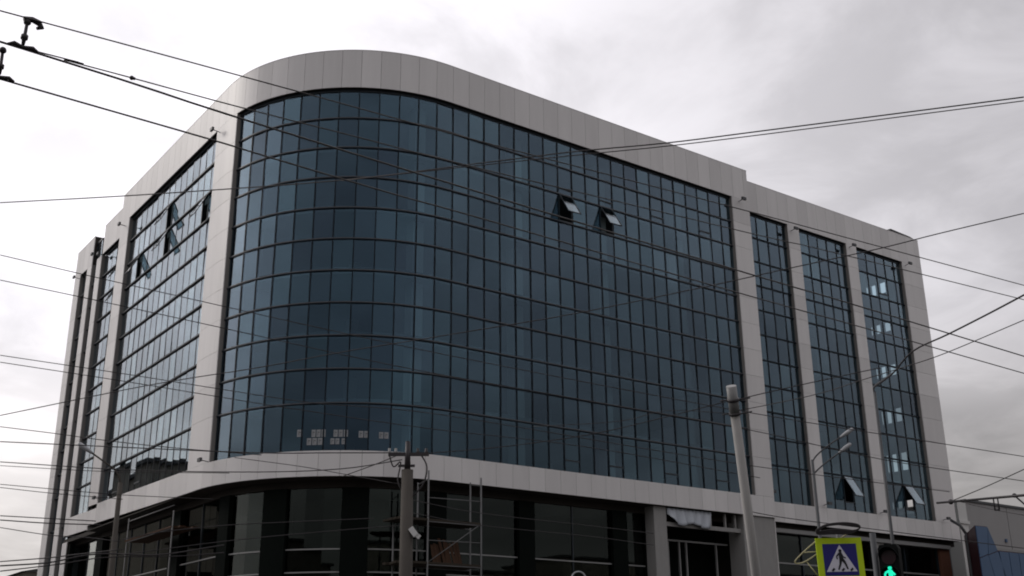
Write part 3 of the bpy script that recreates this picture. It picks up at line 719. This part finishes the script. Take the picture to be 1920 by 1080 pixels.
# ------------------------------------------------------------------ crosswalk sign
D = 21.8
c = at(1577, 1055, D)
ux = (CX * .975 + CF * .06 + Vector((0, 0, .004))).normalized(); nn = Vector((ux.y, -ux.x, 0)).normalized()
if nn.dot(CAM - c) < 0: nn = -nn
uz = ux.cross(nn); uz = -uz if uz.z < 0 else uz; uz.normalize()
SG = empty('crosswalk_sign', (c.x, c.y, 0), 'pedestrian crossing sign with blue square in a fluorescent yellow-green border', 'road sign')
def sp(u, v, d): return c + ux * u + uz * v + nn * d
hw = .455
mb = MB(); mb.prism([(-hw, -.36), (hw, -.36), (hw, .475), (-hw, .475)], -.03, 0, sp); mb.build('border_panel', M['lime'], SG)
bh = .335
mb = MB(); mb.prism([(-bh, -.245), (bh, -.245), (bh, .36), (-bh, .36)], .002, .006, sp); bl = mb.build('blue_panel', M['signblue'], SG)
mb = MB(); mb.prism([(-.305, -.17), (.305, -.17), (0, .34)], .008, .011, sp); mb.build('white_triangle', M['signwhite'], SG)
mb = MB()
def blob(cx, cy, r): cy += .05; mb.prism([(cx + r * math.cos(a * math.pi / 6), cy + r * math.sin(a * math.pi / 6)) for a in range(12)], .013, .016, sp)
def limb(p, q, w0, w1):
    p, q = (p[0], p[1] + .05), (q[0], q[1] + .05)
    dx, dy = q[0] - p[0], q[1] - p[1]; l = math.hypot(dx, dy); nx, ny = -dy / l, dx / l
    mb.prism([(p[0] + nx * w0, p[1] + ny * w0), (p[0] - nx * w0, p[1] - ny * w0), (q[0] - nx * w1, q[1] - ny * w1), (q[0] + nx * w1, q[1] + ny * w1)], .013, .016 + random.random() * .002, sp)
blob(.0, .175, .032)
limb((-.005, .145), (.005, .02), .032, .036); limb((-.02, .13), (-.08, .07), .016, .014); limb((-.08, .07), (-.07, .015), .014, .01)
limb((.015, .125), (.045, .06), .016, .014); limb((.045, .06), (.10, .035), .014, .01)
limb((.0, .03), (-.02, -.08), .03, .02); limb((-.02, -.08), (-.065, -.185), .02, .014)
limb((.015, .03), (.075, -.05), .03, .022); limb((.075, -.05), (.12, -.175), .021, .014)
for s_ in (-.165, .03, .20): limb((s_ - .03, -.205), (s_ + .02, -.16), .02, .02)
mb.build('walking_figure', M['signblack'], SG)
mb = MB(); mb.tube([(sp(.05, -.5, -.09).x, sp(.05, -.5, -.09).y, 0), sp(.05, -.5, -.09), sp(.03, .62, -.09)], .038, 8); mb.build('post', M['steel'], SG)
mb = MB(); br = [at(1533, 1012, D + .2), at(1510, 1032, D + .3), at(1491, 1052, D + .4), at(1496, 1057, D + .4), at(1512, 1052, D + .35), at(1534, 1037, D + .2)]
mb.tube(smooth(br, 3), .014, 6); mb.tube([at(1508, 1036, D + .35), at(1534, 1034, D + .2)], .012, 6); mb.tube([at(1513, 1054, D + .35), at(1534, 1080, D + .2)], .012, 6); mb.tube([at(1578, 1008, D + .1), at(1592, 999, D + .1)], .014, 6)
mb.build('bracket', M['cream'], SG)
mb = MB()
for k_ in range(4):
    o_ = k_ * 1.6
    mb.tube(smooth([at(1530, 994 + o_, D), at(1548, 984 + o_ * .6, D), at(1580, 980 + o_ * .7, D), at(1607, 983 + o_, D), at(1612, 990, D), at(1596, 995 + o_, D), at(1560, 993 + o_ * 1.6, D), at(1536, 997 + o_, D), at(1530, 994 + o_, D)], 4), .014, 6)
tag(mb.build('cable_coil', M['wire']), 'loose coil of black cable hanging above the crossing sign', 'cable coil')

# ------------------------------------------------------------------ pedestrian signal
D = 18
c = at(1670, 1062, D); SGN = empty('pedestrian_signal', (c.x, c.y, 0), 'black pedestrian traffic light showing a green walking figure', 'traffic light')
n2 = (CAM - c); n2.z = 0; n2.normalize(); n2 = (n2 + CX * -.25).normalized(); u2 = Vector((-n2.y, n2.x, 0)); u2 = u2 if u2.dot(CX) > 0 else -u2
def tp_(u, v, d): return c + u2 * u + Vector((0, 0, v)) + n2 * d
mb = MB(); mb.prism([(-.15, -.46), (.15, -.46), (.16, -.40), (.16, .28), (.13, .34), (-.13, .34), (-.16, .28), (-.16, -.40)], -.14, .06, tp_); mb.build('housing', M['housing'], SGN)
for vz, mt_ in ((.14, 'lensoff'), (-.15, 'housing')):
    mb = MB(); mb.prism([(.115 * math.cos(a * math.pi / 10), vz + .115 * math.sin(a * math.pi / 10)) for a in range(20)], .061, .07, tp_); mb.build('lens', M[mt_], SGN)
    mb = MB()
    ar = [(.145 * math.cos(a), vz + .145 * math.sin(a)) for a in [math.radians(-10 + 200 * i / 12) for i in range(13)]]
    vs = []
    for i, (u, v) in enumerate(ar):
        dd = .06 + .17 * math.sin(math.pi * i / 12); vs += [tp_(u, v, .06), tp_(u, v, dd), tp_(u * 1.05, vz + (v - vz) * 1.05, dd), tp_(u * 1.05, vz + (v - vz) * 1.05, .06)]
    fs = [(4 * i + j, 4 * i + 4 + j, 4 * i + 4 + (j + 1) % 4, 4 * i + (j + 1) % 4) for i in range(12) for j in range(4)]
    mb.add(vs, fs, 0); mb.build('visor', M['housing'], SGN)
mb = MB(); ctr = (0, -.12)
def gl(p, q, w):
    K = 1.45; p, q, w = (p[0] * K, (p[1] + .16) * K - .15), (q[0] * K, (q[1] + .16) * K - .15), w * K
    dx, dy = q[0] - p[0], q[1] - p[1]; l = math.hypot(dx, dy); nx, ny = -dy / l * w, dx / l * w
    mb.prism([(p[0] + nx, p[1] + ny), (p[0] - nx, p[1] - ny), (q[0] - nx, q[1] - ny), (q[0] + nx, q[1] + ny)], .073, .077, tp_)
mb.prism([(.032 * math.cos(a), -.03 + .032 * math.sin(a)) for a in [math.pi * i / 5 for i in range(10)]], .073, .077, tp_)
gl((0, -.10), (.005, -.17), .024); gl((-.01, -.105), (-.055, -.13), .012); gl((-.055, -.13), (-.06, -.165), .011); gl((.01, -.11), (.05, -.155), .011)
gl((0, -.165), (-.05, -.25), .014); gl((.005, -.165), (.05, -.25), .014)
mb.build('green_figure', M['green'], SGN)
mb = MB(); mb.tube([tp_(-.24, -2.0, -.05) * 1 - Vector((0, 0, tp_(-.24, -2.0, -.05).z)), tp_(-.24, .55, -.05)], .05, 8); mb.bar(tp_(-.24, .2, -.05), tp_(-.1, .2, -.05), .05, .05); mb.build('post', M['lampg'], SGN)

# bent pipe arch at the bottom edge
p = at(1085, 1082, 20); mb = MB(); rr = .125
mb.tube([(p.x - CX.x * rr, p.y - CX.y * rr, 0), p - CX * rr + Vector((0, 0, -.1))] + [p + CX * (-rr * math.cos(a)) + Vector((0, 0, rr * math.sin(a) - .03)) for a in [math.pi * i / 10 for i in range(11)]] + [p + CX * rr + Vector((0, 0, -.35))], .014, 8)
tag(mb.build('bent_pipe', M['lamph']), 'pale bent pipe end curling up at the bottom edge before the shop glass', 'pipe')

# ------------------------------------------------------------------ neighbours at the right
GB = empty('grey_building', (60, 5, 0), 'low grey panelled building beyond the right end of the office block', 'building')
zt = 11.68 + E
mb = MB(); 
for a, b in ((52.5, 57.45), (57.52, 63.5), (63.57, 70)): mb.box((a, 3, 0), (b, 16, zt), random.uniform(-1, 1))
mb.build('wall', M['wallgrey'], GB)
mb = MB(); mb.box((52.4, 2.9, zt + .002), (70.1, 16.1, zt + .16)); mb.build('roof_edge', M['lampg'], GB)
mb = MB(); mb.box((52.45, 2.93, 8.55 + E), (70, 2.998, 8.72 + E)); mb.build('ledge', M['grey'], GB)
mb = MB(); q = at_y(1886, 1014, 2.98); mb.box((q.x - .1, 2.9, q.z - .1), (q.x + .1, 2.999, q.z + .12)); mb.build('wall_box', M['bluemetal'], GB)
mb = MB(); mb.box((51.35, 2.9, 6), (52.35, 6, 11.55 + E)); mb.box((51.25, 2.8, 10.1 + E), (52.42, 2.899, 10.3 + E)); tag(mb.build('white_shaft', M['signwhite']), 'narrow white rendered shaft in the gap between office block and grey building', 'shaft')
bpy.data.objects['white_shaft'].data.materials[0] = M['ceramic']
KB = empty('blue_pavilion', (46, -1, 0), 'blue metal clad pavilion with stepped sloping roof edge at bottom right', 'pavilion')
f3 = lambda u, v, d: Vector((u, d, v))
fk = lambda u, v, d: Vector((u + (d + 2.9) * 1.2, d, v))
poly = [(43.75, 0), (43.75, 8.77 + E), (45.02, 8.79 + E), (45.8, 7.42 + E), (56, 7.40 + E), (56, 0)]
mb = MB(); mb.prism(poly, -2.9, .4, fk); mb.build('body', M['maroon'], KB)
def bpanel(pts, t): mb.prism(pts, -2.96, -2.903, f3, t)
mb = MB(); g_ = .03
bpanel([(43.78, 6.9 + E), (44.65, 7.15 + E), (45.0, 8.75 + E), (43.78, 8.74 + E)], .4)
bpanel([(44.70, 7.12 + E), (45.72, 7.40 + E), (45.02, 8.70 + E)], -.3)
bpanel([(43.78, 4.5 + E), (45.25, 4.9 + E), (44.65, 7.10 + E), (43.78, 6.85 + E)], -.5)
bpanel([(45.3, 4.9 + E), (46.4, 5.2 + E), (45.75, 7.36 + E), (44.7, 7.07 + E)], .2)
for i, x in enumerate((45.85, 46.9, 47.95, 49.0, 50.05, 51.1, 52.15)):
    bpanel([(x + (.62 if i == 0 else .03), 3 + E), (x + 1.02, 3 + E), (x + 1.02, 7.37 + E), (x + .03, 7.38 + E)], random.uniform(-1, 1))
bpanel([(43.78, E - 1.4), (46.4, E - 1.4), (46.4, 5.15 + E), (43.78, 4.44 + E)], 0)
mb.build('blue_cladding', M['bluemetal'], KB)
mb = MB(); mb.tube([at_y(1811, 1000, -.5), Vector((at_y(1811, 1000, -.5).x, -.5, .1))], .09, 10); q = at_y(1811, 1000, -.5)
mb.tube([q, q + Vector((0, .3, .5)), q + Vector((-.2, .8, .9))], .09, 10); tag(mb.build('drainpipe', M['lampg']), 'grey drainpipe in the dark gap beside the blue pavilion', 'drainpipe')
# bar that spans from the office corner over the street
a = at(1757, 943, 30); b = at(1960, 925, 22)
SB = empty('span_bar', b, 'dark horizontal trolley bar with two loops reaching in from the right edge', 'span bar')
mb = MB(); mb.tube([a, b], .028, 8); mb.build('bar', M['iron'], SB)
mb = MB()
for x in (1862, 1870): q = at(x, 932, 25.5); mb.tube([q, q - Vector((0, 0, .3))], .018, 6)
q = at(1862, 932, 25.5); q2 = at(1870, 932, 25.5); mb.tube([q - Vector((0, 0, .29)), q2 - Vector((0, 0, .29))], .018, 6); mb.build('loop', M['iron'], SB)
mb = MB(); q = at(1902, 929, 24); mb.tube([q, q + CX * .28 - Vector((0, 0, .28)), q + CX * .5 - Vector((0, 0, .6))], .018, 6); mb.sphere(q, .05); mb.sphere(at(1783, 941, 29), .07); mb.build('stay', M['iron'], SB)

# ------------------------------------------------------------------ the street around, seen in the glass and at the lower left edge
def block(x0, y0, x1, y1, h, label, rows, cols, cat='building', name='apartment_block', pitched=0):
    root = empty(name, ((x0 + x1) / 2, (y0 + y1) / 2, 0), label, cat)
    mb = MB(); mb.box((x0, y0, 0), (x1, y1, h)); mb.build('wall', M['facade'], root)
    mb = MB()
    if pitched: mb.prism([(x0 - .4, h), (x1 + .4, h), ((x0 + x1) / 2, h + pitched)], y0 - .3, y1 + .3, f3)
    else: mb.box((x0 - .3, y0 - .3, h + .003), (x1 + .3, y1 + .3, h + .3))
    mb.build('roof', M['roof'], root)
    return root
lb = block(-38, 45, -9.2, 62, 18.2, 'plain apartment block across the side street, seen in the left glass', 5, 6)
for i in range(5):
    for j in range(7):
        mb = MB(); x = -12 - j * 3.6; z = 2 + i * 3.3; mb.box((x - .8, 44.95, z), (x + .8, 44.996, z + 1.5)); mb.build('window', M['black'], lb)
for i, (x0, x1, h) in enumerate(((-75, -30, 15), (-26, 18, 17), (22, 75, 15.5), (80, 140, 18))):  # out of view, added so the shop glass reflects dark walls
    block(x0, -96, x1, -80, h, ['wide', 'tall', 'middle', 'far'][i] + ' apartment block added unseen behind the viewer, darkening the shop glass', 5, 8)
block(-112, -62, -66, -8, 16, 'broad apartment block behind the left kerb, dark in the corner glass', 5, 8)
q = at(38, 1073, 95)
block(q.x - .5, q.y - 4, q.x + 6, q.y + 4, q.z - .3, 'dark low roof at the very bottom left behind the facade foot', 1, 1, 'house', 'low_house', .8)
